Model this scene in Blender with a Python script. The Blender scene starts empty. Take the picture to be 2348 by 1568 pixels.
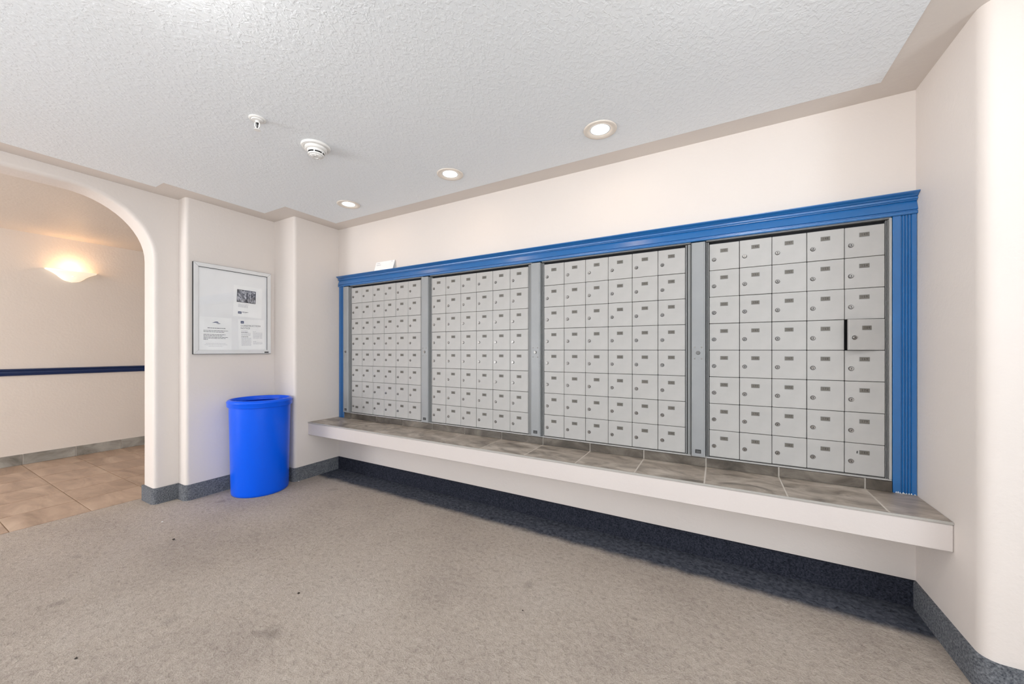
import bpy, bmesh, math, random
from mathutils import Vector, Matrix
random.seed(7)
SC = bpy.context.scene
COL = SC.collection
PI = math.pi

# ------------------------------------------------------------------ camera
cam_d = bpy.data.cameras.new('camera')
cam_d.sensor_width = 36.0
cam_d.lens = 850.0 / 2348.0 * 36.0
cam_d.shift_y = 18.0 / 2348.0
cam_d.clip_start = 0.02
cam = bpy.data.objects.new('camera', cam_d)
COL.objects.link(cam)
cam.location = (0, 0, 1.1)
cam.rotation_euler = (PI / 2, 0, math.radians(29.118))
SC.camera = cam

# ------------------------------------------------------------------ world, light, exposure
w = bpy.data.worlds.new('world')
SC.world = w
w.use_nodes = True
w.node_tree.nodes['Background'].inputs[0].default_value = (0.80, 0.90, 1.0, 1)
w.node_tree.nodes['Background'].inputs[1].default_value = 1.0
SC.view_settings.view_transform = 'Standard'
SC.view_settings.look = 'None'
SC.view_settings.gamma = 1.0
SC.view_settings.use_curve_mapping = False
SC.view_settings.exposure = 0.06


def area_light(name, loc, rot, sx, sy, power, color, shape='RECTANGLE', spread=PI):
    d = bpy.data.lights.new(name, 'AREA')
    d.shape = shape
    d.size = sx
    if shape in ('RECTANGLE', 'ELLIPSE'):
        d.size_y = sy
    d.energy = power
    d.color = color
    d.spread = spread
    o = bpy.data.objects.new(name, d)
    o.location = loc
    o.rotation_euler = rot
    COL.objects.link(o)
    return o


# daylight through the glazed entrance on the right and the window behind; both tilted up to brighten the ceiling
area_light('daylight_entrance', (3.1, -1.65, 0.95), (0, PI / 2 + 0.80, 0.38), 1.2, 2.0, 150, (0.84, 0.92, 1.0))
area_light('daylight_window', (-0.9, -2.75, 1.0), (PI / 2 + 0.85, 0, 0), 3.6, 1.1, 9, (0.86, 0.93, 1.0))
area_light('fill_side_opening', (-3.56, -2.05, 0.95), (0, -PI / 2 - 0.65, 0), 1.1, 1.3, 70, (0.86, 0.93, 1.0))  # unseen fill in an added opening, brightens the right wall
# unseen fill added at the open end to brighten the corridor
area_light('fill_corridor', (-4.8, -2.9, 1.2), (PI / 2, 0, 0), 1.6, 1.8, 95, (0.95, 0.95, 0.97))

# ------------------------------------------------------------------ node helpers


def srgb(r, g, b):
    def c(v):
        v /= 255.0
        return v / 12.92 if v <= 0.04045 else ((v + 0.055) / 1.055) ** 2.4
    return (c(r), c(g), c(b), 1.0)


class Mat:
    def __init__(s, name, color=(0.8, 0.8, 0.8, 1), rough=0.5, metal=0.0, spec=0.5):
        s.m = bpy.data.materials.new(name)
        s.m.use_nodes = True
        s.t = s.m.node_tree
        s.b = s.t.nodes['Principled BSDF']
        s.b.inputs['Base Color'].default_value = color
        s.b.inputs['Roughness'].default_value = rough
        s.b.inputs['Metallic'].default_value = metal
        s.b.inputs['Specular IOR Level'].default_value = spec
        s._co = None

    def n(s, typ, **kw):
        nd = s.t.nodes.new(typ)
        for k, v in kw.items():
            setattr(nd, k, v)
        return nd

    def l(s, a, b):
        s.t.links.new(a, b)

    def co(s, which='Object', scale=None, rot=None):
        tc = s.n('ShaderNodeTexCoord')
        out = tc.outputs[which]
        if scale or rot:
            mp = s.n('ShaderNodeMapping')
            if scale:
                mp.inputs['Scale'].default_value = scale
            if rot:
                mp.inputs['Rotation'].default_value = rot
            s.l(out, mp.inputs[0])
            out = mp.outputs[0]
        return out

    def noise(s, co, scale, detail=3, rough=0.5, dist=0.0):
        nz = s.n('ShaderNodeTexNoise')
        nz.inputs['Scale'].default_value = scale
        nz.inputs['Detail'].default_value = detail
        nz.inputs['Roughness'].default_value = rough
        nz.inputs['Distortion'].default_value = dist
        if co is not None:
            s.l(co, nz.inputs['Vector'])
        return nz.outputs['Fac']

    def ramp(s, fac, stops):
        r = s.n('ShaderNodeValToRGB')
        el = r.color_ramp.elements
        while len(el) < len(stops):
            el.new(0.5)
        for e, (p, c) in zip(el, stops):
            e.position = p
            e.color = c if len(c) == 4 else (*c, 1)
        s.l(fac, r.inputs[0])
        return r.outputs[0]

    def mix(s, fac, a, b, mode='MIX'):
        m = s.n('ShaderNodeMix', data_type='RGBA', blend_type=mode)
        for sock, v in ((m.inputs[0], fac), (m.inputs[6], a), (m.inputs[7], b)):
            if hasattr(v, 'is_linked'):
                s.l(v, sock)
            else:
                sock.default_value = v
        return m.outputs[2]

    def math(s, op, a, b=0.0, c=0.0):
        m = s.n('ShaderNodeMath', operation=op)
        for sock, v in zip(m.inputs, (a, b, c)):
            if hasattr(v, 'is_linked'):
                s.l(v, sock)
            else:
                sock.default_value = v
        return m.outputs[0]

    def bump(s, h, strength, dist):
        b = s.n('ShaderNodeBump')
        b.inputs['Strength'].default_value = strength
        b.inputs['Distance'].default_value = dist
        s.l(h, b.inputs['Height'])
        s.l(b.outputs[0], s.b.inputs['Normal'])

    def color(s, sock):
        s.l(sock, s.b.inputs['Base Color'])

    def emit(s, color, strength):
        s.b.inputs['Emission Color'].default_value = color
        s.b.inputs['Emission Strength'].default_value = strength


def wall_material(name, rgb, bump=0.25):
    m = Mat(name, rgb, 0.55, spec=0.3)
    co = m.co()
    f = m.noise(co, 1.3, 2)
    dk = tuple(c * 0.955 for c in rgb[:3])
    m.color(m.ramp(f, [(0.3, dk), (0.7, rgb[:3])]))
    a = m.noise(co, 55, 3, 0.55)
    b = m.noise(co, 16, 2, 0.5)
    h = m.math('ADD', a, m.math('MULTIPLY', b, 0.8))
    m.bump(h, bump, 0.004)
    return m.m


M = {}
M['wall'] = wall_material('beige_wall_paint', srgb(226, 217, 210))
M['wall_hall'] = wall_material('corridor_wall_paint', srgb(226, 216, 206))
M['border'] = wall_material('beige_ceiling_border_paint', srgb(222, 213, 205), 0.12)
M['ledge_paint'] = wall_material('ledge_paint', srgb(216, 207, 202), 0.2)

m = Mat('white_knockdown_ceiling', srgb(237, 240, 242), 0.6, spec=0.4)
co = m.co(scale=(1, 0.75, 1), rot=(0, 0, 0.6))
a = m.noise(co, 62, 3, 0.55, 0.6)
ah = m.ramp(a, [(0.47, (0, 0, 0)), (0.60, (1, 1, 1))])
b = m.noise(co, 140, 2, 0.5)
m.bump(m.math('ADD', ah, m.math('MULTIPLY', b, 0.35)), 0.27, 0.0035)
M['ceiling'] = m.m

# carpet: charcoal loop pile, dusty beige-grey where it is walked on, unwalked plus painted ledge shade in the toe space
m = Mat('worn_carpet', rough=0.95, spec=0.1)
co = m.co()
clump = m.noise(co, 46, 6, 0.66, 0.6)
fine = m.noise(co, 190, 3, 0.6)
big = m.noise(co, 1.6, 3, 0.55)
worn = m.ramp(clump, [(0.28, srgb(104, 95, 88)), (0.44, srgb(172, 160, 148)), (0.72, srgb(214, 204, 192))])
worn = m.mix(0.55, worn, m.ramp(big, [(0.30, srgb(154, 140, 130)), (0.52, srgb(184, 170, 156)), (0.72, srgb(196, 184, 172))]))
worn = m.mix(0.2, worn, m.ramp(fine, [(0.3, srgb(98, 90, 84)), (0.7, srgb(226, 216, 206))]))
clean_shaded = m.ramp(clump, [(0.3, srgb(44, 46, 55)), (0.7, srgb(100, 104, 114))])
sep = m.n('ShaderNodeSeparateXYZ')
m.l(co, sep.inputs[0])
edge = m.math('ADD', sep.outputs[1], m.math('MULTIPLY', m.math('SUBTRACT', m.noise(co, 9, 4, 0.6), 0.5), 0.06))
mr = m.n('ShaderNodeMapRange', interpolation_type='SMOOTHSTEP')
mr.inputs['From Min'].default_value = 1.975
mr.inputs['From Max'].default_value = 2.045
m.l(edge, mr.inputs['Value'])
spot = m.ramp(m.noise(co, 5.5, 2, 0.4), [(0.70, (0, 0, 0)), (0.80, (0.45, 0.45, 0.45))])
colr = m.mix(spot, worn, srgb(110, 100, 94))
colr = m.mix(mr.outputs[0], colr, clean_shaded)
m.color(colr)
m.bump(m.math('ADD', clump, m.math('MULTIPLY', fine, 0.4)), 0.75, 0.012)
M['carpet'] = m.m

m = Mat('charcoal_carpet_base', rough=0.95, spec=0.1)
co = m.co()
m.color(m.ramp(m.noise(co, 140, 5, 0.7), [(0.33, srgb(62, 66, 72)), (0.66, srgb(132, 134, 138))]))
m.bump(m.noise(co, 160, 3), 0.5, 0.004)
M['carpet_base'] = m.m
m = Mat('dark_carpet_base', rough=0.95, spec=0.1)  # darker charcoal for the strip under the ledge
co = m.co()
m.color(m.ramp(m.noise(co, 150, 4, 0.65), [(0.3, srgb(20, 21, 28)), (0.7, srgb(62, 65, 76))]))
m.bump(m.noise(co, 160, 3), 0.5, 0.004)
M['carpet_base_dark'] = m.m


def slate(name, dark, mid, light, stretch, scale=4.0, rough=0.35):
    m = Mat(name, rough=rough, spec=0.45)
    tc = m.n('ShaderNodeTexCoord')
    oi = m.n('ShaderNodeObjectInfo')
    mp = m.n('ShaderNodeMapping')
    mp.inputs['Scale'].default_value = stretch
    m.l(tc.outputs['Object'], mp.inputs[0])
    add = m.n('ShaderNodeVectorMath', operation='ADD')
    cx = m.n('ShaderNodeCombineXYZ')
    r = m.math('MULTIPLY', oi.outputs['Random'], 37.0)
    m.l(r, cx.inputs[0])
    m.l(r, cx.inputs[1])
    m.l(mp.outputs[0], add.inputs[0])
    m.l(cx.outputs[0], add.inputs[1])
    f = m.noise(add.outputs[0], scale, 6, 0.62, 0.8)
    m.color(m.ramp(f, [(0.28, dark), (0.5, mid), (0.72, light)]))
    m.bump(m.noise(add.outputs[0], scale * 3, 4), 0.12, 0.004)
    return m.m


M['tile'] = slate('slate_look_tile', srgb(96, 87, 78), srgb(162, 150, 137), srgb(204, 193, 181), (1, 1.9, 1), 6.0)
M['tile_dark'] = slate('dark_slate_tile', srgb(48, 43, 38), srgb(88, 81, 73), srgb(128, 120, 110), (1, 1, 1.6), 5)
M['tile_floor'] = slate('brown_floor_tile', srgb(140, 116, 96), srgb(176, 150, 128), srgb(200, 176, 154), (0.7, 2.4, 1), 3.0, 0.33)
M['tile_base'] = slate('grey_base_tile', srgb(112, 108, 100), srgb(150, 146, 138), srgb(178, 174, 166), (1, 1, 1.5), 5)
M['grout'] = Mat('pale_grout', srgb(206, 198, 188), 0.9).m
M['grout_floor'] = Mat('tan_grout', srgb(176, 152, 130), 0.9).m


def painted(name, rgb, rough, spec=0.5, bump=0.05, scale=30):
    m = Mat(name, rgb, rough, spec=spec)
    co = m.co()
    f = m.noise(co, scale / 6, 3)
    m.color(m.ramp(f, [(0.3, tuple(c * 0.93 for c in rgb[:3])), (0.7, rgb[:3])]))
    if bump:
        m.bump(m.noise(co, scale, 3), bump, 0.002)
    return m.m


M['blue'] = painted('blue_gloss_paint', srgb(0, 98, 164), 0.34, 0.8, 0.06, 40)
M['blue'].node_tree.nodes['Principled BSDF'].inputs['Coat Weight'].default_value = 0.6
M['blue'].node_tree.nodes['Principled BSDF'].inputs['Coat Roughness'].default_value = 0.3
m = Mat('navy_gloss_paint', srgb(22, 44, 86), 0.3)
m.bump(m.noise(m.co(), 30, 2), 0.05, 0.002)
M['navy'] = m.m
M['door'] = painted('pale_grey_powder_coat', srgb(178, 176, 173), 0.42, 0.45, 0.04, 90)
M['post'] = painted('grey_anodised_metal', srgb(150, 152, 153), 0.38, 0.5, 0.03, 60)
M['rib'] = painted('dull_grey_metal', srgb(132, 133, 133), 0.4, 0.5, 0)
M['dark'] = painted('dark_cavity', srgb(38, 38, 40), 0.8, 0.1, 0)
M['black'] = painted('black_plastic', srgb(28, 28, 30), 0.5, 0.4, 0)
M['chrome'] = Mat('worn_chrome', (0.33, 0.315, 0.30, 1), 0.3, 1.0).m
M['slot'] = Mat('keyhole_and_shadow_black', (0.01, 0.01, 0.01, 1), 0.6).m
M['plate'] = painted('brown_grey_number_plate', srgb(106, 102, 95), 0.45, 0.4, 0)
M['plate_ink'] = Mat('engraved_dark_ink', srgb(50, 46, 42), 0.6).m
M['trim_metal'] = painted('brushed_edge_trim', srgb(176, 172, 166), 0.4, 0.5, 0)
M['alu'] = painted('satin_aluminium', srgb(226, 225, 224), 0.3, 0.6, 0)
M['board'] = painted('grey_white_board_back', srgb(244, 244, 244), 0.5, 0.4, 0)
M['paper'] = painted('white_paper', srgb(250, 250, 249), 0.7, 0.2, 0)
M['ink'] = Mat('black_ink', srgb(72, 72, 78), 0.8).m
M['ink_pale'] = Mat('pale_grey_ink', srgb(196, 196, 200), 0.8).m
M['ink_navy'] = Mat('navy_ink', srgb(44, 62, 104), 0.8).m
M['chip'] = Mat('chipped_white_paint', srgb(226, 226, 226), 0.7).m
M['white_plastic'] = painted('white_plastic', srgb(238, 236, 232), 0.4, 0.4, 0)
M['trim_white'] = painted('white_lamp_trim', srgb(236, 226, 214), 0.4, 0.3, 0)
m = Mat('bin_blue_plastic', srgb(0, 92, 238), 0.28, spec=0.3)
m.bump(m.noise(m.co(), 8, 2), 0.05, 0.01)
M['bin'] = m.m
m = Mat('sketchy_grey_print', rough=0.8)
f = m.noise(m.co(scale=(1, 1, 0.5)), 40, 4, 0.6, 1.5)
m.color(m.ramp(f, [(0.38, srgb(70, 70, 76)), (0.5, srgb(150, 150, 156)), (0.62, srgb(206, 206, 212))]))
M['print_grey'] = m.m
m = Mat('lamp_lens', (1, 0.95, 0.88, 1), 0.5)
m.emit((1, 0.93, 0.82, 1), 5.0)
M['lens'] = m.m
m = Mat('globe_glass', (1, 1, 1, 1), 0.4)
m.emit((1, 0.985, 0.96, 1), 50.0)
M['globe'] = m.m
m = Mat('sconce_glass', srgb(250, 236, 214), 0.4)
m.emit((1, 0.86, 0.66, 1), 0.58)
M['sconce'] = m.m
m = Mat('clear_glass')
tr = m.n('ShaderNodeBsdfTransparent')
gl = m.n('ShaderNodeBsdfGlossy')
gl.inputs['Roughness'].default_value = 0.02
fr = m.n('ShaderNodeLayerWeight')
frs = m.math('MULTIPLY_ADD', m.math('POWER', fr.outputs['Facing'], 4.0), 0.5, 0.03)
mx = m.n('ShaderNodeMixShader')
m.l(frs, mx.inputs[0])
m.l(tr.outputs[0], mx.inputs[1])
m.l(gl.outputs[0], mx.inputs[2])
m.l(mx.outputs[0], m.t.nodes['Material Output'].inputs[0])
M['glass'] = m.m

# ------------------------------------------------------------------ mesh helpers


class MB:
    """collects faces in world coordinates; build() links them as ONE mesh object"""

    def __init__(s):
        s.v, s.f, s.mi = [], [], []

    def add(s, verts, faces, mi=0):
        o = len(s.v)
        s.v += [tuple(v) for v in verts]
        s.f += [tuple(i + o for i in f) for f in faces]
        s.mi += [mi] * len(faces)
        return s

    def box(s, x0, x1, y0, y1, z0, z1, mi=0):
        v = [(x, y, z) for z in (z0, z1) for y in (y0, y1) for x in (x0, x1)]
        return s.add(v, [(0, 2, 3, 1), (4, 5, 7, 6), (0, 1, 5, 4), (2, 6, 7, 3), (0, 4, 6, 2), (1, 3, 7, 5)], mi)

    def prism(s, poly, a0, a1, axis='z', mi=0, caps=True):
        """poly in the two axes left (x,y | x,z | y,z) extruded along axis"""
        def P(p, a):
            return {'z': (p[0], p[1], a), 'y': (p[0], a, p[1]), 'x': (a, p[0], p[1])}[axis]
        n = len(poly)
        v = [P(p, a0) for p in poly] + [P(p, a1) for p in poly]
        f = [(i, (i + 1) % n, n + (i + 1) % n, n + i) for i in range(n)]
        if caps:
            f += [tuple(range(n - 1, -1, -1)), tuple(range(n, 2 * n))]
        return s.add(v, f, mi)

    def lathe(s, prof, c, seg=32, mi=0, axis='z', a0=0.0, a1=2 * PI):
        """prof: (radius, height) pairs around a line through c"""
        full = abs(a1 - a0 - 2 * PI) < 1e-6
        k = seg if full else seg + 1
        v = []
        for r, h in prof:
            for i in range(k):
                a = a0 + (a1 - a0) * i / seg
                d = (r * math.cos(a), r * math.sin(a), h)
                if axis == 'y':
                    d = (r * math.cos(a), h, r * math.sin(a))
                elif axis == 'x':
                    d = (h, r * math.cos(a), r * math.sin(a))
                v.append((c[0] + d[0], c[1] + d[1], c[2] + d[2]))
        f = []
        for j in range(len(prof) - 1):
            for i in range(seg):
                i2 = (i + 1) % k
                f.append((j * k + i, j * k + i2, (j + 1) * k + i2, (j + 1) * k + i))
        return s.add(v, f, mi)

    def mesh(s, name, mats, org=(0, 0, 0), bevel=0.0, smooth=False, angle=40, seg=1, merge=False):
        me = bpy.data.meshes.new(name)
        me.from_pydata([(x - org[0], y - org[1], z - org[2]) for x, y, z in s.v], [], s.f)
        for mt in (mats if isinstance(mats, (list, tuple)) else [mats]):
            me.materials.append(mt)
        for p, i in zip(me.polygons, s.mi):
            p.material_index = i
        bm = bmesh.new()
        bm.from_mesh(me)
        if merge:
            bmesh.ops.remove_doubles(bm, verts=bm.verts, dist=1e-6)
        bmesh.ops.recalc_face_normals(bm, faces=bm.faces)
        if bevel:
            es = [e for e in bm.edges if len(e.link_faces) == 2 and e.calc_face_angle(0) > 0.6]
            bmesh.ops.bevel(bm, geom=es, offset=bevel, segments=seg, affect='EDGES', profile=0.5, clamp_overlap=True)
        bm.to_mesh(me)
        bm.free()
        if smooth:
            for p in me.polygons:
                p.use_smooth = True
            me.set_sharp_from_angle(angle=math.radians(angle))
        return me

    def build(s, name, mats, parent=None, **kw):
        org = worldpos(parent) if parent else (0, 0, 0)
        return link(name, s.mesh(name, mats, org, **kw), parent)


def worldpos(o):
    x, y, z = 0, 0, 0
    while o:
        x += o.location.x
        y += o.location.y
        z += o.location.z
        o = o.parent
    return (x, y, z)


def link(name, data, parent=None, loc=None):
    o = bpy.data.objects.new(name, data)
    COL.objects.link(o)
    if parent:
        o.parent = parent
    if loc:
        o.location = loc
    return o


def thing(name, label, cat, loc=(0, 0, 0), group=None):
    o = bpy.data.objects.new(name, None)
    COL.objects.link(o)
    o.location = loc
    o.empty_display_size = 0.05
    return tag(o, label, cat, group)


def tag(o, label, cat, group=None):
    o['label'] = label
    o['category'] = cat
    if group:
        o['group'] = group
    return o


def structure(o, label=None, cat=None):
    o['kind'] = 'structure'
    if label:
        o['label'] = label
    if cat:
        o['category'] = cat
    return o


def round_corner(p, prev, nxt, r, n=6):
    """points of an arc that rounds the right-angled corner p between prev and nxt"""
    p, a, b = Vector(p), Vector(prev), Vector(nxt)
    u, w_ = (a - p).normalized(), (b - p).normalized()
    c = p + (u + w_) * r
    out = []
    for i in range(n + 1):
        t = i / n * PI / 2
        out.append(tuple(c - w_ * r * math.cos(t) - u * r * math.sin(t)))
    return out


def text_mesh(name, body, size, mat):
    cu = bpy.data.curves.new(name, 'FONT')
    cu.body = body
    cu.size = size
    cu.align_x = 'CENTER'
    cu.align_y = 'CENTER'
    cu.resolution_u = 2
    o = bpy.data.objects.new('tmp', cu)
    COL.objects.link(o)
    dg = bpy.context.evaluated_depsgraph_get()
    me = bpy.data.meshes.new_from_object(o.evaluated_get(dg))
    bpy.data.objects.remove(o)
    bpy.data.curves.remove(cu)
    if mat:
        me.materials.clear()
        me.materials.append(mat)
    me.name = name
    return me


# ------------------------------------------------------------------ measures of the place
YW = 2.228           # mail wall
XR = 0.738           # short wall right of the mailboxes
YR = 1.765           # wall that turns away to the right
XP, YP = -3.085, 1.815   # pillar face and its step
XN, YN = -3.385, 1.20    # notice panel face and its step
XA, XAB = -3.505, -3.69  # arch wall front and back
ZC = 2.213           # ceiling
XH = -5.831          # far corridor wall
ZHC = 2.235
ZL = 0.480           # ledge top
YL = 1.932           # ledge front
ZD0, RH = 0.538, 0.140   # mailbox door grid
R = 0.024            # rounded plaster corners

# ------------------------------------------------------------------ floor and ceiling
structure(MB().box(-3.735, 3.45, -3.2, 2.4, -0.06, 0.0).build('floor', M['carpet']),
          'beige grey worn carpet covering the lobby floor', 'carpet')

fh = structure(MB().box(-5.95, -3.7352, -3.2, 3.2, -0.06, -0.004).build('floor_hall', M['grout_floor']),
               'brown stone tile floor of the corridor beyond the arch', 'tile floor')
ftile = {}
for i in range(6):
    x1 = -3.742 - i * 0.349
    x0 = max(x1 - 0.344, XH + 0.013)
    for j in range(-3, 7):
        y0 = 0.478 + 0.3365 * (j - 0) + 0.0025
        wd = round(x1 - x0, 4)
        if wd not in ftile:
            ftile[wd] = MB().box(-wd / 2, wd / 2, -0.166, 0.166, 0, 0.008).mesh('floor_tile', M['tile_floor'], bevel=0.0012)
        link('floor_tile', ftile[wd], fh, ((x0 + x1) / 2, y0 + 0.166, -0.0072 + random.uniform(-0.0004, 0.0003)))

# smooth painted border that follows the walls, and the stippled field inside it
XB0, XB1, XB2, XB3, YB0, YB1, YB2 = -3.357, -3.228, -2.938, 0.590, 1.027, 1.656, 2.092
YB3 = 1.615
field = [(XB0, -3.2), (XB0, YB0), (XB1, YB0), (XB1, YB1), (XB2, YB1), (XB2, YB2), (XB3, YB2), (XB3, YB3), (3.4, YB3), (3.4, -3.2)]
structure(MB().prism(field, ZC - 0.002, ZC + 0.08).build('ceiling', M['ceiling']),
          'white textured ceiling over the lobby', 'ceiling')
outer = [(XAB + 0.02, -3.2), (XAB + 0.02, 2.4), (0.9, 2.4), (0.9, 2.0), (3.4, 2.0), (3.4, YB3)]
border = field[:9] + [(3.4, 2.0), (0.9, 2.0), (0.9, 2.4), (XAB + 0.02, 2.4), (XAB + 0.02, -3.2)]
structure(MB().prism(border, ZC, ZC + 0.08).build('trim_1', M['border']),
          'smooth beige painted border running round the ceiling edge', 'ceiling border')
structure(MB().box(-5.95, XAB + 0.0199, -3.2, 3.2, ZHC, ZHC + 0.08).build('ceiling_hall', M['wall_hall']),
          'beige ceiling of the corridor lit by the wall lamp', 'ceiling')

# ------------------------------------------------------------------ walls
# left wall: arch wall, notice panel and pillar in one plastered surface
poly = [(XAB, 1.16), (XA, 1.16), (XA, YN)]
poly += round_corner((XN, YN), (XA, YN), (XN, YP), R)
poly += [(XN, YP)]
poly += round_corner((XP, YP), (XN, YP), (XP, YW), R)
poly += [(XP, 2.40), (XAB, 2.40)]
mb = MB().prism(poly, -0.002, ZC - 0.0)
# arch wall with a flattened arch (opening from Y=-0.90 to 1.062), rounded arrises
yo0, yo1, zs, rr, ztop = -0.90, 1.062, 1.742, 0.392, 2.134


def arch_profile(inset):
    p = []
    n = 14
    r = rr - inset
    for i in range(n + 1):
        t = i / n * PI / 2
        p.append((yo1 - rr + r * math.cos(t), zs + r * math.sin(t)))
    for i in range(n + 1):
        t = PI / 2 + i / n * PI / 2
        p.append((yo0 + rr + r * math.cos(t), zs + r * math.sin(t)))
    return [(yo1 - inset, -0.002)] + p + [(yo0 + inset, -0.002)]


rings = []
nb = 5
for k in range(nb + 1):            # front arris
    t = k / nb * PI / 2
    rings.append((XA - R + R * math.cos(t), -R * (1 - math.cos(t)) if False else -R * (1 - math.sin(t))))
for k in range(nb + 1):            # back arris
    t = k / nb * PI / 2
    rings.append((XAB + R - R * math.sin(t), -R * (1 - math.cos(t))))
prof0 = arch_profile(0)
nP = len(prof0)
verts, faces = [], []
for x, ins in rings:
    verts += [(x, y, z) for y, z in arch_profile(ins)]
for k in range(len(rings) - 1):
    for i in range(nP - 1):
        faces.append((k * nP + i, k * nP + i + 1, (k + 1) * nP + i + 1, (k + 1) * nP + i))
mb.add(verts, faces)
for x, ins in (rings[0], rings[-1]):      # flat faces around the opening, down both sides and over the top
    ap = arch_profile(ins)
    loop = [(1.16, -0.002), (1.16, ZC + 0.03), (-1.3, ZC + 0.03), (-1.3, -0.002)] + ap[::-1]
    mb.add([(x, y, z) for y, z in loop], [tuple(range(len(loop)))])
mb.box(XAB, XA, -3.3, -2.75, 0, ZC).box(XAB, XA, -2.75, -1.35, 2.05, ZC).box(XAB, XA, -1.35, -1.3, 0, ZC)  # includes an unseen opening added for the side fill
wl = structure(mb.build('wall_left', M['wall'], smooth=True, angle=35),
               'beige plastered wall with an arched opening, a notice panel and a pillar', 'wall')

# mail wall with the recess that holds the mailboxes
NX0, NX1, NZ0, NZ1 = -2.998, 0.668, 0.527, 1.684
mb = MB()
mb.box(XAB, NX0, YW, 2.40, -0.002, ZC).box(NX1, 0.9, YW, 2.40, -0.002, ZC)
mb.box(NX0, NX1, YW, 2.40, -0.002, NZ0).box(NX0, NX1, YW, 2.40, NZ1, ZC).box(NX0, NX1, 2.39, 2.40, NZ0, NZ1)
structure(mb.build('wall_back', M['wall']), 'beige wall that holds the mailboxes', 'wall')

poly = [(0.95, 2.4), (XR, 2.4)] + round_corner((XR, YR), (XR, 2.4), (3.4, YR), 0.045, 8) + [(3.45, YR), (3.45, 2.4)]
structure(MB().prism(poly, -0.002, ZC).build('wall_right', M['wall'], smooth=True, angle=35),
          'white beige wall with a rounded corner at the right', 'wall')
# entrance side and window wall, out of the picture, with their openings
mb = MB().box(3.3, 3.45, -3.3, -2.7, 0, ZC).box(3.3, 3.45, -0.6, YR + 0.1, 0, ZC)
mb.box(3.3, 3.45, -2.7, -0.6, 2.0, ZC).box(3.3, 3.45, -2.7, -0.6, 0, 0.3)
structure(mb.build('wall_entrance', M['wall']), 'wall with the glazed entrance', 'wall')
mb = MB().box(XAB, -2.2, -3.3, -3.0, 0, ZC).box(1.0, 3.45, -3.3, -3.0, 0, ZC)
mb.box(-2.2, 1.0, -3.3, -3.0, 2.1, ZC).box(-2.2, 1.0, -3.3, -3.0, 0, 0.5)
structure(mb.build('wall_front', M['wall']), 'wall behind with a wide window', 'wall')
structure(MB().box(XH - 0.1, XH, -3.2, 3.2, -0.002, ZHC).build('wall_hall', M['wall_hall']),
          'beige far wall of the corridor beyond the arch', 'wall')
structure(MB().box(XH, XAB, 3.1, 3.2, -0.002, ZHC).box(XAB, XAB + 0.02, 2.4, 3.2, -0.002, ZHC).build('wall_hall_end', M['wall_hall']),
          'end wall of the corridor', 'wall')

# ------------------------------------------------------------------ carpet base, tile base, chair rail
ZB, TB = 0.110, 0.011


def strip(name, pts, label, outward, round_at=(), mat='carpet_base'):
    """carpet upstand that follows a run of wall corners; outward = +1 when the room lies left of the run"""
    ins = []
    n = len(pts)
    for i, p in enumerate(pts):
        if i in round_at:
            ins += [(q, True) for q in round_corner(p, pts[i - 1], pts[i + 1], round_at[i], 6)]
        else:
            ins.append((p, False))
    P = [Vector(q) for q, _ in ins]
    off = []
    for i in range(len(P)):
        ns = []
        for a, b in ((i - 1, i), (i, i + 1)):
            if a >= 0 and b < len(P):
                d = (P[b] - P[a]).normalized()
                ns.append(Vector((-d.y, d.x)) * outward)
        if len(ns) == 1:
            o = ns[0] * TB
        else:
            s_ = (ns[0] + ns[1])
            o = s_ * (TB * 2 / s_.length_squared)
        off.append(P[i] + o)
    v, f = [], []
    for i in range(len(P)):
        v += [(off[i].x, off[i].y, 0.0), (off[i].x, off[i].y, ZB), (P[i].x, P[i].y, ZB + 0.002)]
    for i in range(len(P) - 1):
        a, b = 3 * i, 3 * i + 3
        f += [(a, b, b + 1, a + 1), (a + 1, b + 1, b + 2, a + 2)]
    e = 3 * (len(P) - 1)
    mb = MB().add(v, f)
    return structure(mb.build(name, M[mat], smooth=True, angle=40), label, 'baseboard')


strip('baseboard_left', [(XAB, 1.062), (XA, 1.062), (XA, YN), (XN, YN), (XN, YP), (XP, YP), (XP, YW)],
      'charcoal carpet base along the stepped left wall', -1, {1: R, 3: R, 5: R})
strip('baseboard_back', [(XP, YW), (XR, YW)], 'dark charcoal carpet base under the mail ledge', -1, {}, 'carpet_base_dark')
strip('baseboard_right', [(XR, YW), (XR, YR), (3.3, YR)], 'charcoal carpet base round the right wall corner', -1, {1: 0.045})

bh = structure(MB().box(XH, XH + 0.005, -3.2, 3.1, 0.0, 0.101).build('baseboard_hall', M['grout']),
               'grey stone tile base along the corridor wall', 'baseboard')
bt = MB().box(0, 0.006, -0.1645, 0.1645, 0, 0.100).mesh('base_tile', M['tile_base'], bevel=0.001)
for j in range(-4, 7):
    link('base_tile', bt, bh, (XH + 0.005, 0.486 + 0.336 * j + 0.168, 0.0005))
prof = [(XH, 0.852), (XH + 0.016, 0.856), (XH + 0.02, 0.868), (XH + 0.013, 0.876), (XH + 0.013, 0.896), (XH + 0.024, 0.904),
        (XH + 0.026, 0.914), (XH + 0.012, 0.919), (XH, 0.92)]
structure(MB().prism(prof, -3.2, 3.1, 'y').build('trim_2', M['navy']), 'navy blue chair rail on the corridor wall', 'chair rail')

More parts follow.
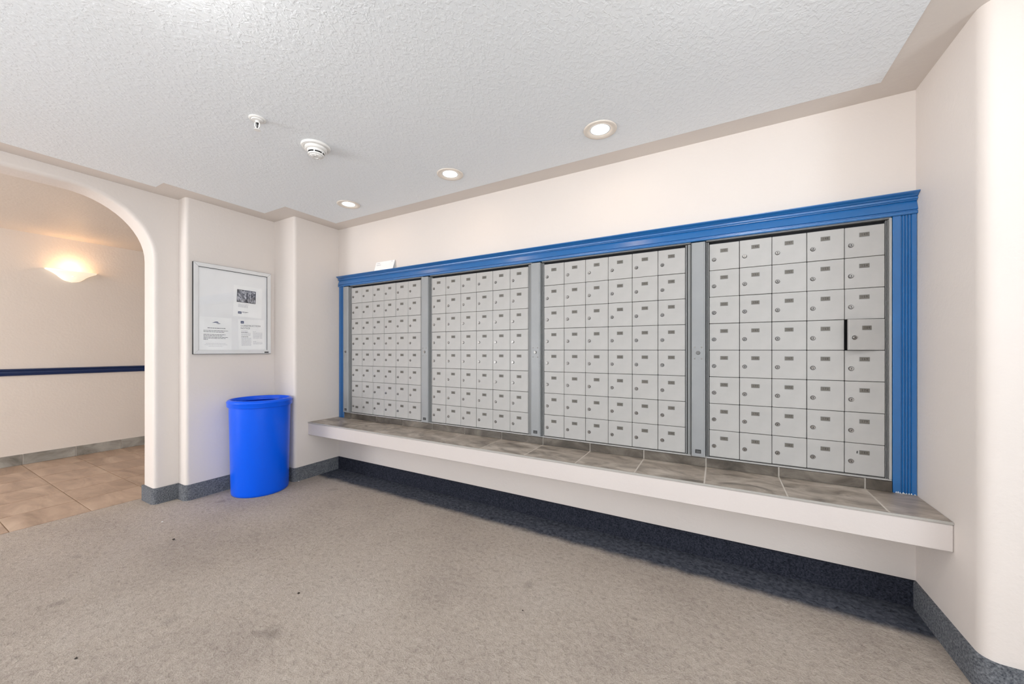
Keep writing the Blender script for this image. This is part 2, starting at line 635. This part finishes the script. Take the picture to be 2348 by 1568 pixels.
# ------------------------------------------------------------------ blue surround of the mailboxes
t = thing('mailbox_surround', 'blue painted wooden surround with fluted sides framing the mailboxes', 'surround', (-1.16, YW, ZL))
pr = [(YW, 1.679), (2.206, 1.679), (2.2035, 1.684), (2.2035, 1.689), (2.2095, 1.6925), (2.2095, 1.696), (2.2035, 1.698),
      (2.2155, 1.735), (2.2085, 1.737), (2.2085, 1.7395), (2.2035, 1.742), (2.2025, 1.747), (2.2075, 1.749), (2.2075, 1.7515),
      (2.2025, 1.753), (2.198, 1.7575), (2.188, 1.763), (2.183, 1.767), (2.183, 1.7705), (YW, 1.7705)]
MB().prism(pr, -3.063, XR - 0.001, 'x').build('header', M['blue'], t)


def casing(x0, x1):
    wd = x1 - x0
    yf, yg = 2.211, 2.2155
    p = [(x0, YW), (x0, yf + 0.002), (x0 + 0.002, yf)]
    c = x0 + 0.024
    for k in range(4):
        p += [(c, yf), (c + 0.0018, yg), (c + 0.0042, yg), (c + 0.006, yf)]
        c += 0.0095
    p += [(x1 - 0.002, yf), (x1, yf + 0.002), (x1, YW)]
    return MB().prism(p, ZL + 0.001, 1.6785, 'z')


casing(-3.060, -2.989).build('casing', M['blue'], t)
cr = casing(0.662, XR - 0.001).build('casing', M['blue'], t)
mb = MB()
for k in range(9):           # bare patches at the foot of the right casing
    x = 0.668 + 0.0072 * k + random.uniform(-0.002, 0.002)
    mb.prism([(x, ZL + 0.0015), (x + random.uniform(0.003, 0.008), ZL + 0.0015), (x + 0.004, ZL + random.uniform(0.003, 0.010)),
              (x + 0.001, ZL + random.uniform(0.003, 0.008))], 2.2108, 2.2102, 'y')
mb.build('chipped_paint', M['chip'], t)

# ------------------------------------------------------------------ mailbox banks
digits = {d: text_mesh('digit', d, 0.0135, None) for d in '0123456789'}


def plate_mesh(num):
    mb = MB().box(-0.0165, 0.0165, -0.0012, 0.0008, -0.0088, 0.0088, 0)
    mb.box(-0.0175, 0.0175, -0.0006, 0.0008, -0.0098, 0.0098, 2)
    s_ = str(num)
    for k, ch in enumerate(s_):
        me = digits[ch]
        ox = (k - (len(s_) - 1) / 2) * 0.0078
        mb.add([(v.co.x + ox, -0.0014, v.co.y) for v in me.vertices], [tuple(p.vertices) for p in me.polygons], 1)
    return mb.mesh('number_plate', [M['plate'], M['plate_ink'], M['rib']])


mb = MB().lathe([(0.0, -0.0078), (0.0052, -0.0078), (0.0060, -0.0070), (0.0062, -0.0052), (0.0076, -0.0052), (0.0086, -0.0042), (0.0088, 0.001)],
                (0, 0, 0), 18, 0, 'y')
mb.lathe([(0.0060, -0.0055), (0.0064, -0.0055)], (0, 0, 0), 18, 1, 'y')
mb.lathe([(0.0088, -0.0006), (0.0099, -0.0006)], (0, 0, 0), 18, 1, 'y')  # black ring painted as the shadow gap around the lock
mb.box(-0.0012, 0.0012, -0.0082, -0.0076, -0.0046, 0.0030, 1)
mb.lathe([(0.0, -0.0081), (0.0022, -0.0081), (0.0022, -0.0076)], (0, 0, 0.0016), 8, 1, 'y')
LOCK = mb.mesh('door_lock', [M['chrome'], M['slot']], smooth=True)

YD = 2.222      # front of the doors
DT = 0.012
banks = [
    (-2.897, 0.1385, 6, -2.039, 'farthest left bank of grey mailboxes, beside the pillar'),
    (-1.955, 0.1403, 6, -1.082, 'second bank of grey mailboxes from the pillar'),
    (-0.998, 0.1400, 6, -0.127, 'third bank of grey mailboxes, left of the five-column bank'),
    (-0.043, 0.1367, 5, None, 'rightmost bank of grey mailboxes, five columns, with one door ajar'),
]
number = 1
ZD1 = ZD0 + 8 * RH
for bi, (xs, cw, nc, nxt, label) in enumerate(banks):
    xe = xs + cw * nc
    px0, px1 = xs - 0.084, xs - 0.017
    right = (nxt - 0.0015) if nxt else 0.6605
    b = thing('mailbox_bank', label, 'mailboxes', (px0, YW, 0.528), 'mailbox banks inside the blue surround')
    # cavity behind the doors
    MB().box(px0 + 0.002, right - 0.001, YD + 0.017, 2.385, 0.529, 1.682).build('cabinet', M['dark'], b)
    # frame: ribs around the door grid and sills
    fr = MB()
    fr.box(px1 + 0.003, xs - 0.0095, YD - 0.006, YD + 0.02, 0.5352, 1.668)
    fr.box(xs - 0.0075, xs - 0.0015, YD - 0.001, YD + 0.02, 0.5352, 1.668)
    if nxt:
        fr.box(xe + 0.0015, xe + 0.0085, YD - 0.001, YD + 0.02, 0.5352, 1.668)
        fr.box(xe + 0.0125, right - 0.002, YD - 0.008, YD + 0.02, 0.5352, 1.668)
    else:
        fr.box(xe + 0.0012, xe + 0.0042, YD - 0.001, YD + 0.02, 0.5352, 1.668)
        fr.box(xe + 0.0065, xe + 0.0095, YD - 0.004, YD + 0.02, 0.5352, 1.668)
        MB().box(xe + 0.0112, right, YD - 0.006, YD + 0.02, 0.5352, 1.676).build('side_strip', M['door'], b, bevel=0.0008)
    MB().box(px0 + 0.002, right - 0.001, YD - 0.008, YD + 0.02, 0.5285, 0.5345).build('sill', M['door'], b, bevel=0.0008)
    fr.box(px1 + 0.003, right - 0.002, YD - 0.004, YD + 0.02, ZD1 + 0.0148, ZD1 + 0.0215)
    fr.build('frame', M['rib'], b, bevel=0.0008)
    # locking post
    yp = 2.196
    p = MB()
    p.prism([(px0, YD + 0.016), (px0, yp + 0.004), (px0 + 0.003, yp), (px0 + 0.006, yp), (px0 + 0.0065, yp + 0.0015), (px1 - 0.0085, yp + 0.0015),
             (px1 - 0.008, yp), (px1 - 0.004, yp), (px1, yp + 0.004), (px1, YD + 0.016)], 0.536, 1.670, 'z')
    po = p.build('locking_post', M['post'], b, bevel=0.0006)
    pc = (px0 + px1) / 2 - 0.0008
    lk = link('post_lock', LOCK, po, (pc - worldpos(po)[0], yp + 0.0015 - YW, 1.084 - 0.528))
    for sx in (-0.0165, 0.0165):
        for sz in (-0.030, 0.030):
            MB().lathe([(0, -0.0018), (0.0026, -0.0016), (0.0038, -0.0006), (0.0040, 0.0004)], (pc + sx, yp + 0.0015, 1.084 + sz), 10, 0, 'y') \
                .build('rivet', M['chrome'], po, smooth=True)
    mt = MB().box(pc - 0.0135, pc + 0.0135, yp - 0.0002, yp + 0.0015, 0.552, 0.571, 0)
    for k in range(3):
        mt.box(pc - 0.010, pc + 0.010, yp - 0.0005, yp, 0.5555 + 0.0045 * k, 0.557 + 0.0045 * k, 1)
    mt.build('maker_tag', [M['black'], M['rib']], po)
    # doors
    dm = MB().box(0.0011, cw - 0.0011, 0, DT, 0.0011, RH - 0.0011).mesh('door', M['door'], bevel=0.0015)
    for r in range(8):
        for c in range(nc):
            dx, dz = xs + c * cw, ZD1 - (r + 1) * RH
            inset = random.uniform(-0.0012, 0.0016)
            if bi == 3:
                inset *= 1.5
            d = link('door', dm, b, (dx - px0, YD + inset - YW, dz - 0.528))
            d.rotation_euler = (random.uniform(-0.004, 0.004), 0, random.uniform(-0.006, 0.004))
            if bi == 3 and r == 3 and c == 4:         # the door that stands ajar, hinged on the right
                d.data = dm
                ang = 0.28
                d.rotation_euler = (0, 0, ang)
                ox = cw - 0.0011
                d.location = (dx - px0 + ox - ox * math.cos(ang), YD - YW - ox * math.sin(ang) - 0.001, dz - 0.528)
                d['label'] = 'mailbox door standing slightly ajar'
            low = (bi == 0 and r == 7 and c == 0)
            pm = plate_mesh(number)
            link('number_plate', pm, d, (cw * 0.5, -0.0006, RH * (0.36 if low else 0.715)))
            if True:
                k = link('door_lock', LOCK, d, (cw * 0.165, 0.0, RH * 0.405))
                k.rotation_euler = (0, random.choice([0, 0, 0.25, -0.3, 0.1, -0.1, 0.6]), 0)
            if bi == 3 and r == 7 and c == 4:
                link('scratch', MB().prism([(0, 0), (0.003, 0.002), (0.004, 0.012), (0.001, 0.014), (-0.001, 0.007)], -0.0002, 0.0008, 'y')
                           .mesh('scratch', M['slot']), d, (cw * 0.31, 0, RH * 0.66))
            number += 1

# ------------------------------------------------------------------ tiled ledge under the mailboxes
t = thing('mail_ledge', 'long boxed ledge with brown stone tiles on top, running under the mailboxes', 'ledge', (-1.17, YL, 0.37))
X0, X1 = XP + 0.0005, XR - 0.0005
MB().box(X0, X1, YL, YW - 0.0005, 0.372, ZL - 0.010).build('ledge_box', M['ledge_paint'], t, bevel=0.003)
MB().box(X0, X1, YL + 0.004, YW - 0.0005, ZL - 0.010, ZL - 0.0008).box(-2.985, 0.660, 2.216, YW - 0.0005, ZL, 0.5265) \
    .build('grout_bed', M['grout'], t)
joints = [X0] + [-2.889 + 0.3146 * k for k in range(12)] + [X1]
tm = {}
g = 0.003
for a, b_ in zip(joints[:-1], joints[1:]):
    a2, b2 = a + (g if a > X0 else 0.0), b_ - (g if b_ < X1 else 0)
    if b2 - a2 < 0.02:
        continue
    MB().box(a2, b2, YL + 0.0045, 2.2148 if -2.99 < a else YW - 0.001, ZL - 0.009, ZL + random.uniform(0, 0.0006)).build('ledge_tile', M['tile'], t, bevel=0.0012)
    s0, s1 = max(a2, -2.984), min(b2, 0.6595)
    if s1 - s0 > 0.02:
        MB().box(s0, s1, 2.2105, 2.2175, ZL + 0.0015, 0.5265).build('splash_tile', M['tile_dark'], t, bevel=0.001)
mb = MB().box(X0, X1, YL - 0.0025, YL + 0.004, ZL - 0.0085, ZL + 0.0006)
mb.build('edge_trim', M['trim_metal'], t, bevel=0.0008)

# ------------------------------------------------------------------ notice board and its sheets
BY0, BY1, BZ0, BZ1 = 1.240, 1.779, 1.069, 1.752
xb = XN + 0.0005
t = thing('notice_board', 'glazed notice board with aluminium frame on the panel above the blue bin', 'notice board', (XN, 1.51, BZ0))
fw = 0.030
MB().box(xb, xb + 0.006, BY0 + 0.004, BY1 - 0.004, BZ0 + 0.004, BZ1 - 0.004).build('back_board', M['board'], t)


def frame_piece(p, q, nin):
    """mitred rail from p to q (y,z); nin = inward direction"""
    (y0, z0), (y1, z1) = p, q
    d = Vector((y1 - y0, z1 - z0)).normalized()
    i0 = (y0 + d.x * fw + nin[0] * fw, z0 + d.y * fw + nin[1] * fw)
    i1 = (y1 - d.x * fw + nin[0] * fw, z1 - d.y * fw + nin[1] * fw)
    e = 0.0004
    pts = [(y0 + d.x * e, z0 + d.y * e), (y1 - d.x * e, z1 - d.y * e), (i1[0] - d.x * e, i1[1] - d.y * e), (i0[0] + d.x * e, i0[1] + d.y * e)]
    return MB().prism(pts, xb, xb + 0.017, 'x')


MB().box(xb, xb + 0.0155, BY0 - 0.0022, BY1 + 0.0005, BZ0 - 0.0022, BZ0).box(xb, xb + 0.0155, BY0 - 0.0022, BY0, BZ0, BZ1) \
    .box(xb, xb + 0.0155, BY0, BY1 + 0.0005, BZ1, BZ1 + 0.0008).build('edge_seal', M['black'], t)
gi = fw
MB().box(xb + 0.0145, xb + 0.0165, BY0 + gi, BY1 - gi, BZ1 - gi - 0.003, BZ1 - gi).box(xb + 0.0145, xb + 0.0165, BY1 - gi - 0.003, BY1 - gi, BZ0 + gi, BZ1 - gi - 0.003) \
    .build('glazing_gasket', M['black'], t)
c4 = [(BY0, BZ0), (BY1, BZ0), (BY1, BZ1), (BY0, BZ1)]
for k, nin in enumerate([(0, 1), (-1, 0), (0, -1), (1, 0)]):
    frame_piece(c4[k], c4[(k + 1) % 4], nin).build('frame_rail', M['alu'], t, bevel=0.0015)
MB().box(xb + 0.0125, xb + 0.0145, BY0 + fw - 0.004, BY1 - fw + 0.004, BZ0 + fw - 0.004, BZ1 - fw + 0.004).build('glass_pane', M['glass'], t)
MB().box(xb + 0.0165, xb + 0.0185, BY1 - 0.052, BY1 - 0.020, BZ0 + 0.006, BZ0 + 0.0155).build('maker_tag', M['black'], t)


def sheet(name, label, y0, z1, rot, wd=0.2159, hg=0.2794):
    """letter sheet whose top-left corner is at (y0, z1); returns thing and a mapper for print"""
    o = thing(name, label, 'notice', (xb + 0.0078, y0, z1), 'paper notices in the notice board')
    xoff = xb + 0.0078

    def mp(u, v):
        y, z = u * wd, -v * hg
        c, s_ = math.cos(rot), math.sin(rot)
        return (y0 + y * c - z * s_, z1 + y * s_ + z * c)

    n = 6
    v, f = [], []
    for i in range(n + 1):
        for j in range(2):
            y, z = mp(j, i / n)
            v.append((xoff, y, z))
    for i in range(n):
        f.append((2 * i, 2 * i + 1, 2 * i + 3, 2 * i + 2))
    q = [mp(0, 0), mp(1, 0), mp(1, 1), mp(0, 1)]
    MB().prism(q, xoff - 0.0006, xoff, 'x').build('paper', M['paper'], o)

    def rect(mb, u0, u1, v0, v1, mi=0, lift=0.0004):
        qq = [mp(u0, v0), mp(u1, v0), mp(u1, v1), mp(u0, v1)]
        mb.add([(xoff + lift, y, z) for y, z in qq], [(0, 1, 2, 3)], mi)

    def text(body, u, v, size, mat, nm):
        me = text_mesh(nm, body, size, mat)
        xs_ = [vv.co.x for vv in me.vertices]
        x0_ = min(xs_)
        c, s_ = math.cos(rot), math.sin(rot)
        by, bz = mp(u, v)
        ox, oy, oz = xoff + 0.0005, by, bz
        mb = MB().add([(ox, oy + (vv.co.x - x0_) * c - vv.co.y * s_, oz + (vv.co.x - x0_) * s_ + vv.co.y * c) for vv in me.vertices],
                      [tuple(p.vertices) for p in me.polygons])
        mb.build(nm, mat, o)
    return o, rect, text


def words(rect, mb, u0, u1, v, h, mi):
    u = u0
    while u < u1 - 0.01:
        wl_ = min(random.uniform(0.03, 0.10), u1 - u)
        rect(mb, u, u + wl_, v, v + h, mi)
        u += wl_ + 0.012


o, rect, text = sheet('notice_sheet', 'sheet with a grey picture, upper right in the notice board', 1.503, 1.620, -0.03, 0.212, 0.250)
mb = MB()
rect(mb, 0.12, 0.76, 0.13, 0.53)
mb.build('printed_picture', M['print_grey'], o)
mb = MB()
for u0, u1, v0, v1 in ((0.12, 0.76, 0.125, 0.14), (0.12, 0.76, 0.52, 0.535), (0.115, 0.13, 0.125, 0.535), (0.745, 0.765, 0.125, 0.535),
                       (0.44, 0.48, 0.20, 0.48), (0.52, 0.54, 0.26, 0.50), (0.36, 0.48, 0.475, 0.495), (0.60, 0.63, 0.22, 0.34), (0.62, 0.645, 0.34, 0.46)):
    rect(mb, u0, u1, v0, v1, 0, 0.0007)
mb.build('picture_lines', M['ink'], o)
mb = MB()
words(rect, mb, 0.17, 0.55, 0.585, 0.010, 0)
for k in range(4):
    words(rect, mb, 0.17, 0.50, 0.615 + 0.022 * k, 0.009, 0)
words(rect, mb, 0.31, 0.45, 0.86, 0.010, 0)
mb.build('print', M['ink_pale'], o)
mb = MB()
rect(mb, 0.17, 0.29, 0.835, 0.905)
mb.build('logo_block', M['ink_navy'], o)
mb = MB()
rect(mb, 0.19, 0.27, 0.866, 0.882, 0, 0.0006)
words(rect, mb, 0.31, 0.52, 0.838, 0.014, 1)
mb.build('logo_lettering', [M['ink_pale'], M['ink']], o)

o, rect, text = sheet('notice_sheet', 'typed letter with a small wing emblem, lower left in the notice board', 1.276, 1.350, 0.0, 0.212, 0.250)
mb = MB()
words(rect, mb, 0.25, 0.80, 0.325, 0.016, 0)
for v, u1 in ((0.405, 0.88), (0.445, 0.76), (0.525, 0.80), (0.562, 0.70), (0.605, 0.88), (0.640, 0.82), (0.675, 0.26)):
    words(rect, mb, 0.13, u1, v, 0.013, 0)
for v, u0, u1 in ((0.80, 0.20, 0.82), (0.84, 0.16, 0.86), (0.885, 0.28, 0.72)):
    words(rect, mb, u0, u1, v, 0.009, 1)
mb.build('print', [M['ink'], M['ink_pale']], o)
mb = MB()
y0, z1 = 1.276, 1.350


def wing(pts):
    mb.add([(xb + 0.0083, y0 + u * 0.212, z1 - v * 0.250) for u, v in pts], [tuple(range(len(pts)))])


wing([(0.38, 0.175), (0.48, 0.135), (0.55, 0.130), (0.60, 0.165), (0.52, 0.160)])
wing([(0.50, 0.172), (0.56, 0.178), (0.66, 0.185), (0.60, 0.200), (0.54, 0.192)])
mb.build('wing_emblem', M['ink_navy'], o)

o, rect, text = sheet('notice_sheet', 'construction notice with navy logo block, lower right in the notice board', 1.531, 1.346, 0.025, 0.200, 0.243)
mb = MB()
rect(mb, 0.10, 0.215, 0.055, 0.135)
mb.build('logo_block', M['ink_navy'], o)
mb = MB()
rect(mb, 0.12, 0.195, 0.090, 0.106, 0, 0.0006)
mb.build('logo_lettering', M['ink_pale'], o)
text('CONSTRUCTION', 0.10, 0.215, 0.0188, M['ink'], 'heading')
text('NOTICE', 0.10, 0.295, 0.0188, M['ink'], 'heading')
mb = MB()
words(rect, mb, 0.11, 0.34, 0.375, 0.012, 0)
words(rect, mb, 0.11, 0.36, 0.42, 0.014, 1)
for k in range(4):
    words(rect, mb, 0.11, 0.46, 0.455 + 0.027 * k, 0.010, 0)
words(rect, mb, 0.11, 0.36, 0.575, 0.014, 1)
for k in range(10):
    words(rect, mb, 0.11, 0.47, 0.61 + 0.028 * k, 0.010, 0)
words(rect, mb, 0.54, 0.66, 0.40, 0.012, 0)
for k in range(8):
    words(rect, mb, 0.54, 0.90, 0.44 + 0.027 * k, 0.010, 0)
words(rect, mb, 0.54, 0.66, 0.73, 0.012, 0)
for k in range(3):
    words(rect, mb, 0.54, 0.90, 0.765 + 0.028 * k, 0.010, 0)
mb.build('print', [M['ink_pale'], M['ink']], o)

# ------------------------------------------------------------------ blue bin
BC = (-3.162, 1.594)
t = thing('recycling_bin', 'tall round glossy blue plastic bin in the corner below the notice board', 'bin', (BC[0], BC[1], 0))
prof = [(0.0, 0.004), (0.178, 0.004), (0.184, 0.0), (0.189, 0.004), (0.191, 0.02), (0.203, 0.655), (0.204, 0.672), (0.198, 0.672),
        (0.185, 0.03), (0.0, 0.025)]
MB().lathe(prof, (BC[0], BC[1], 0), 64).build('body', M['bin'], t, smooth=True, angle=50)
prof = [(0.2045, 0.664), (0.2135, 0.666), (0.216, 0.672), (0.216, 0.696), (0.2185, 0.699), (0.2185, 0.704), (0.212, 0.713), (0.203, 0.7195),
        (0.196, 0.720), (0.1925, 0.714), (0.190, 0.700), (0.186, 0.698), (0.180, 0.701), (0.176, 0.700), (0.174, 0.690), (0.1985, 0.6735)]
MB().lathe(prof, (BC[0], BC[1], 0), 64).build('rim', M['bin'], t, smooth=True, angle=50)

# ------------------------------------------------------------------ ceiling fittings
lamps = [(-0.522, 1.851, 'nearest recessed ceiling lamp, with a wide beige rim'),
         (-1.483, 1.858, 'middle one of the three recessed ceiling lamps'),
         (-2.468, 1.866, 'farthest recessed ceiling lamp, nearest the pillar')]
for x, y, label in lamps:
    t = thing('ceiling_lamp', label, 'lamp', (x, y, ZC), 'recessed lamps along the mail wall')
    z = ZC - 0.002
    MB().lathe([(0.079, z + 0.0005), (0.0825, z - 0.001), (0.0815, z - 0.004), (0.076, z - 0.0055), (0.066, z - 0.005), (0.053, z - 0.001),
                (0.0485, z + 0.002)], (x, y, 0), 48).build('trim_ring', M['trim_white'], t, smooth=True, angle=60)
    MB().lathe([(0.0, z - 0.0045), (0.020, z - 0.0042), (0.040, z - 0.002), (0.0484, z + 0.0012)], (x, y, 0), 40).build('lens', M['lens'], t, smooth=True)
    area_light('lamp_light', (x, y, z - 0.008), (0, 0, 0), 0.085, 0.085, 0.37, (1.0, 0.68, 0.41), 'DISK', math.radians(172))

z = ZC - 0.002
t = thing('smoke_detector', 'round white smoke detector on the ceiling', 'smoke detector', (-1.921, 1.248, z))
c = (-1.921, 1.248, z)
MB().lathe([(0.0, 0), (0.0725, 0), (0.0735, -0.004), (0.070, -0.010), (0.060, -0.012), (0.0585, -0.010), (0.055, -0.010)], c, 48).build('base', M['white_plastic'], t, smooth=True, angle=30)
MB().lathe([(0.0555, -0.009), (0.055, -0.022), (0.050, -0.026), (0.044, -0.0265), (0.043, -0.030), (0.041, -0.0375)], c, 48).build('housing', M['white_plastic'], t, smooth=True, angle=30)
MB().lathe([(0.0385, -0.037), (0.0375, -0.0455), (0.0, -0.0455)], c, 48).build('vent_gap', M['slot'], t, smooth=True)
for k in range(6):
    a = k * PI / 3 + 0.18
    MB().lathe([(0.0408, -0.037), (0.0400, -0.0455), (0.037, -0.0455), (0.037, -0.037), (0.0408, -0.037)], c, 3, 0, 'z', a, a + 0.16).build('vent_rib', M['white_plastic'], t)
MB().lathe([(0.0400, -0.045), (0.0385, -0.051), (0.031, -0.053), (0.030, -0.057), (0.020, -0.0605), (0.012, -0.0605), (0.011, -0.058), (0.0, -0.058)], c, 40).build('cap', M['white_plastic'], t, smooth=True, angle=35)
for k in range(8):
    a = k * PI / 4
    MB().lathe([(0.036, -0.0515), (0.024, -0.0625), (0.022, -0.0605), (0.034, -0.0505)], c, 2, 0, 'z', a, a + 0.2).build('cap_rib', M['white_plastic'], t)

c = (-1.938, 0.962, z)
t = thing('sprinkler_head', 'small white fire sprinkler head on the ceiling', 'sprinkler', c)
MB().lathe([(0.0, 0), (0.0355, 0), (0.036, -0.003), (0.031, -0.0065), (0.025, -0.0065), (0.0235, -0.010), (0.013, -0.0115), (0.0, -0.0115)], c, 40).build('escutcheon', M['white_plastic'], t, smooth=True, angle=30)
mb = MB().lathe([(0.009, -0.011), (0.009, -0.018), (0.006, -0.020), (0, -0.020)], c, 16)
mb.build('nozzle', M['white_plastic'], t, smooth=True)
for s_ in (-1, 1):
    pts = [(s_ * 0.0085, -0.016), (s_ * 0.0125, -0.022), (s_ * 0.0125, -0.036), (s_ * 0.004, -0.050), (0, -0.050), (s_ * 0.0085, -0.036), (s_ * 0.0085, -0.022)]
    ca, sa = 0.79, 0.62
    v = []
    for off in (-0.003, 0.003):
        v += [(c[0] + u * ca - off * sa, c[1] + u * sa + off * ca, c[2] + h) for u, h in pts]
    n = len(pts)
    f = [(i, (i + 1) % n, n + (i + 1) % n, n + i) for i in range(n)] + [tuple(range(n)), tuple(range(2 * n - 1, n - 1, -1))]
    MB().add(v, f).build('yoke_arm', M['white_plastic'], t)
MB().lathe([(0.0, -0.020), (0.0055, -0.020), (0.004, -0.026), (0.002, -0.028), (0.002, -0.050), (0, -0.050)], c, 10).build('bulb', M['slot'], t, smooth=True)
MB().lathe([(0.0, -0.050), (0.0055, -0.050), (0.0145, -0.0525), (0.0145, -0.0545), (0, -0.0555)], c, 20).build('deflector', M['white_plastic'], t, smooth=True, angle=30)

# globe lamp of the lobby, just above the picture: its light grazes the stippled ceiling; the second is added as fill
for gx, gy, gr, lb in ((0.24, 0.80, 0.083, 'white globe lamp on the lobby ceiling nearest the mailboxes'),
                   (-1.25, 0.25, 0.066, 'unseen white globe lamp added as fill for the ceiling and right wall')):
    c = (gx, gy, ZC - 0.002)
    t = thing('globe_lamp', lb, 'lamp', c, 'globe lamps of the lobby')
    MB().lathe([(0.0, 0.0), (0.085, 0.0), (0.085, -0.012), (0.05, -0.022), (0.0, -0.022)], c, 32).build('base', M['white_plastic'], t, smooth=True, angle=30)
    MB().lathe([(0.045, -0.022)] + [(gr * math.sin(a * PI / 12), -0.015 - gr + gr * math.cos(a * PI / 12)) for a in range(3, 13)], c, 32) \
        .build('globe', M['globe'], t, smooth=True)

# ------------------------------------------------------------------ corridor wall lamp
c = (XH, 1.130, 1.895)
t = thing('wall_sconce', 'glowing cream bowl wall lamp on the corridor wall beyond the arch', 'wall lamp', c)
# half bowl: outer shell, deep in the middle, thin wings at both ends
v, f = [], []
nu, nv = 28, 16


def bowl(a, s_, k=1.0):
    """a: 0..pi along the rim, s_: 0 rim .. 1 bottom"""
    ry, rx = 0.172 * k, 0.105 * k
    tab = [(0, 1.0), (0.12, 0.86), (0.25, 0.73), (0.45, 0.58), (0.65, 0.47), (0.8, 0.37), (0.9, 0.27), (0.97, 0.14), (1.0, 0.0)]
    for (s0, r0), (s1, r1) in zip(tab[:-1], tab[1:]):
        if s_ <= s1 + 1e-9:
            prof_r = r0 + (r1 - r0) * (s_ - s0) / (s1 - s0)
            break
    y = -math.cos(a) * ry * prof_r
    x = math.sin(a) * rx * prof_r
    dep = 0.100 * s_
    wavy = 0.006 * math.cos(a * 2) * (1 - s_)
    return (c[0] + x + 0.001, c[1] + y, c[2] - dep + wavy)


for i in range(nu + 1):
    for j in range(nv + 1):
        v.append(bowl(PI * i / nu, j / nv))
for i in range(nu):
    for j in range(nv):
        q = i * (nv + 1) + j
        f.append((q, q + nv + 1, q + nv + 2, q + 1))
MB().add(v, f).build('glass_bowl', M['sconce'], t, smooth=True)
v, f = [], []
for i in range(nu + 1):
    a = PI * i / nu
    for dz, k in ((-0.001, 1.0), (0.010, 1.035), (0.013, 1.02), (0.010, 0.97), (-0.001, 0.96)):
        p = bowl(a, 0, k)
        v.append((p[0], p[1], p[2] + dz))
for i in range(nu):
    for j in range(4):
        q = i * 5 + j
        f.append((q, q + 5, q + 6, q + 1))
MB().add(v, f).build('rim', M['sconce'], t, smooth=True)
MB().box(XH, XH + 0.012, 1.09, 1.17, 1.82, 1.885).build('wall_plate', M['white_plastic'], t)
MB().lathe([(0.0, -0.03), (0.018, -0.025), (0.022, 0.0), (0.016, 0.022), (0.0, 0.03)], (XH + 0.05, 1.13, 1.872), 16).build('bulb', M['sconce'], t, smooth=True)
d = bpy.data.lights.new('sconce_light', 'POINT')
d.energy = 1.5
d.color = (1.0, 0.60, 0.30)
d.shadow_soft_size = 0.03
o = bpy.data.objects.new('sconce_light', d)
o.location = (XH + 0.09, 1.13, 1.95)
COL.objects.link(o)

# ------------------------------------------------------------------ small things
t = thing('folded_card', 'white folded paper card standing on the blue header near the pillar', 'card', (-2.46, 2.2, 1.771))
zc = 1.7708
MB().prism([(2.196, zc), (2.1968, zc), (2.2215, zc + 0.079), (2.2205, zc + 0.080)], -2.574, -2.352, 'x').build('front_leaf', M['paper'], t)
MB().prism([(2.2255, zc), (2.2263, zc), (2.2225, zc + 0.080), (2.2215, zc + 0.079)], -2.574, -2.352, 'x').build('rear_leaf', M['paper'], t)
mb = MB()
for k, (u0, u1, v_) in enumerate(((0.06, 0.24, 0.80), (0.06, 0.30, 0.60), (0.83, 0.90, 0.86))):
    def on(u, q):
        return (-2.574 + 0.222 * u, 2.1956 + (2.2205 - 2.196) * q, zc + 0.080 * q)
    mb.add([on(u0, v_), on(u1, v_), on(u1, v_ + 0.06), on(u0, v_ + 0.06)], [(0, 1, 2, 3)])
mb.build('print', M['ink_pale'], t)


def crumb(name, x, y, r, mat, label, cat, flat=0.35):
    pts = []
    bm = bmesh.new()
    bmesh.ops.create_icosphere(bm, subdivisions=1, radius=r)
    for v_ in bm.verts:
        v_.co = Vector((v_.co.x * random.uniform(0.6, 1.5), v_.co.y * random.uniform(0.5, 1.0), v_.co.z * flat + r * flat))
    me = bpy.data.meshes.new(name)
    bm.to_mesh(me)
    bm.free()
    me.materials.append(mat)
    o_ = link(name, me, None, (x, y, 0))
    return tag(o_, label, cat)


M['crumb'] = Mat('dark_crumb', srgb(62, 54, 48), 0.9).m


for x, y, r_, mk, lb, cat in ((-1.655, 0.993, 0.007, 'crumb', 'dark crumb on the open carpet left of centre', 'crumb'),
                                (-0.722, 1.387, 0.005, 'crumb', 'dark crumb on the carpet at centre, in front of the ledge', 'crumb'),
                                (-2.754, 0.921, 0.011, 'crumb', 'dark crumb on the carpet near the corridor tiles', 'crumb'),
                                (-1.999, 0.398, 0.006, 'crumb', 'dark crumb on the carpet at the lower left corner', 'crumb'),
                                (-3.103, 0.981, 0.007, 'paper', 'white paper scrap on the carpet in front of the arch wall', 'paper scrap'),
                                (-3.063, 1.838, 0.008, 'paper', 'white paper scrap on the carpet beside the pillar foot', 'paper scrap'),
                                (-2.409, 2.262, 0.006, 'paper', 'white paper scrap on the dark carpet under the ledge', 'paper scrap')):
    crumb('carpet_crumb' if cat == 'crumb' else 'paper_scrap', x, y, r_, M[mk], lb, cat)
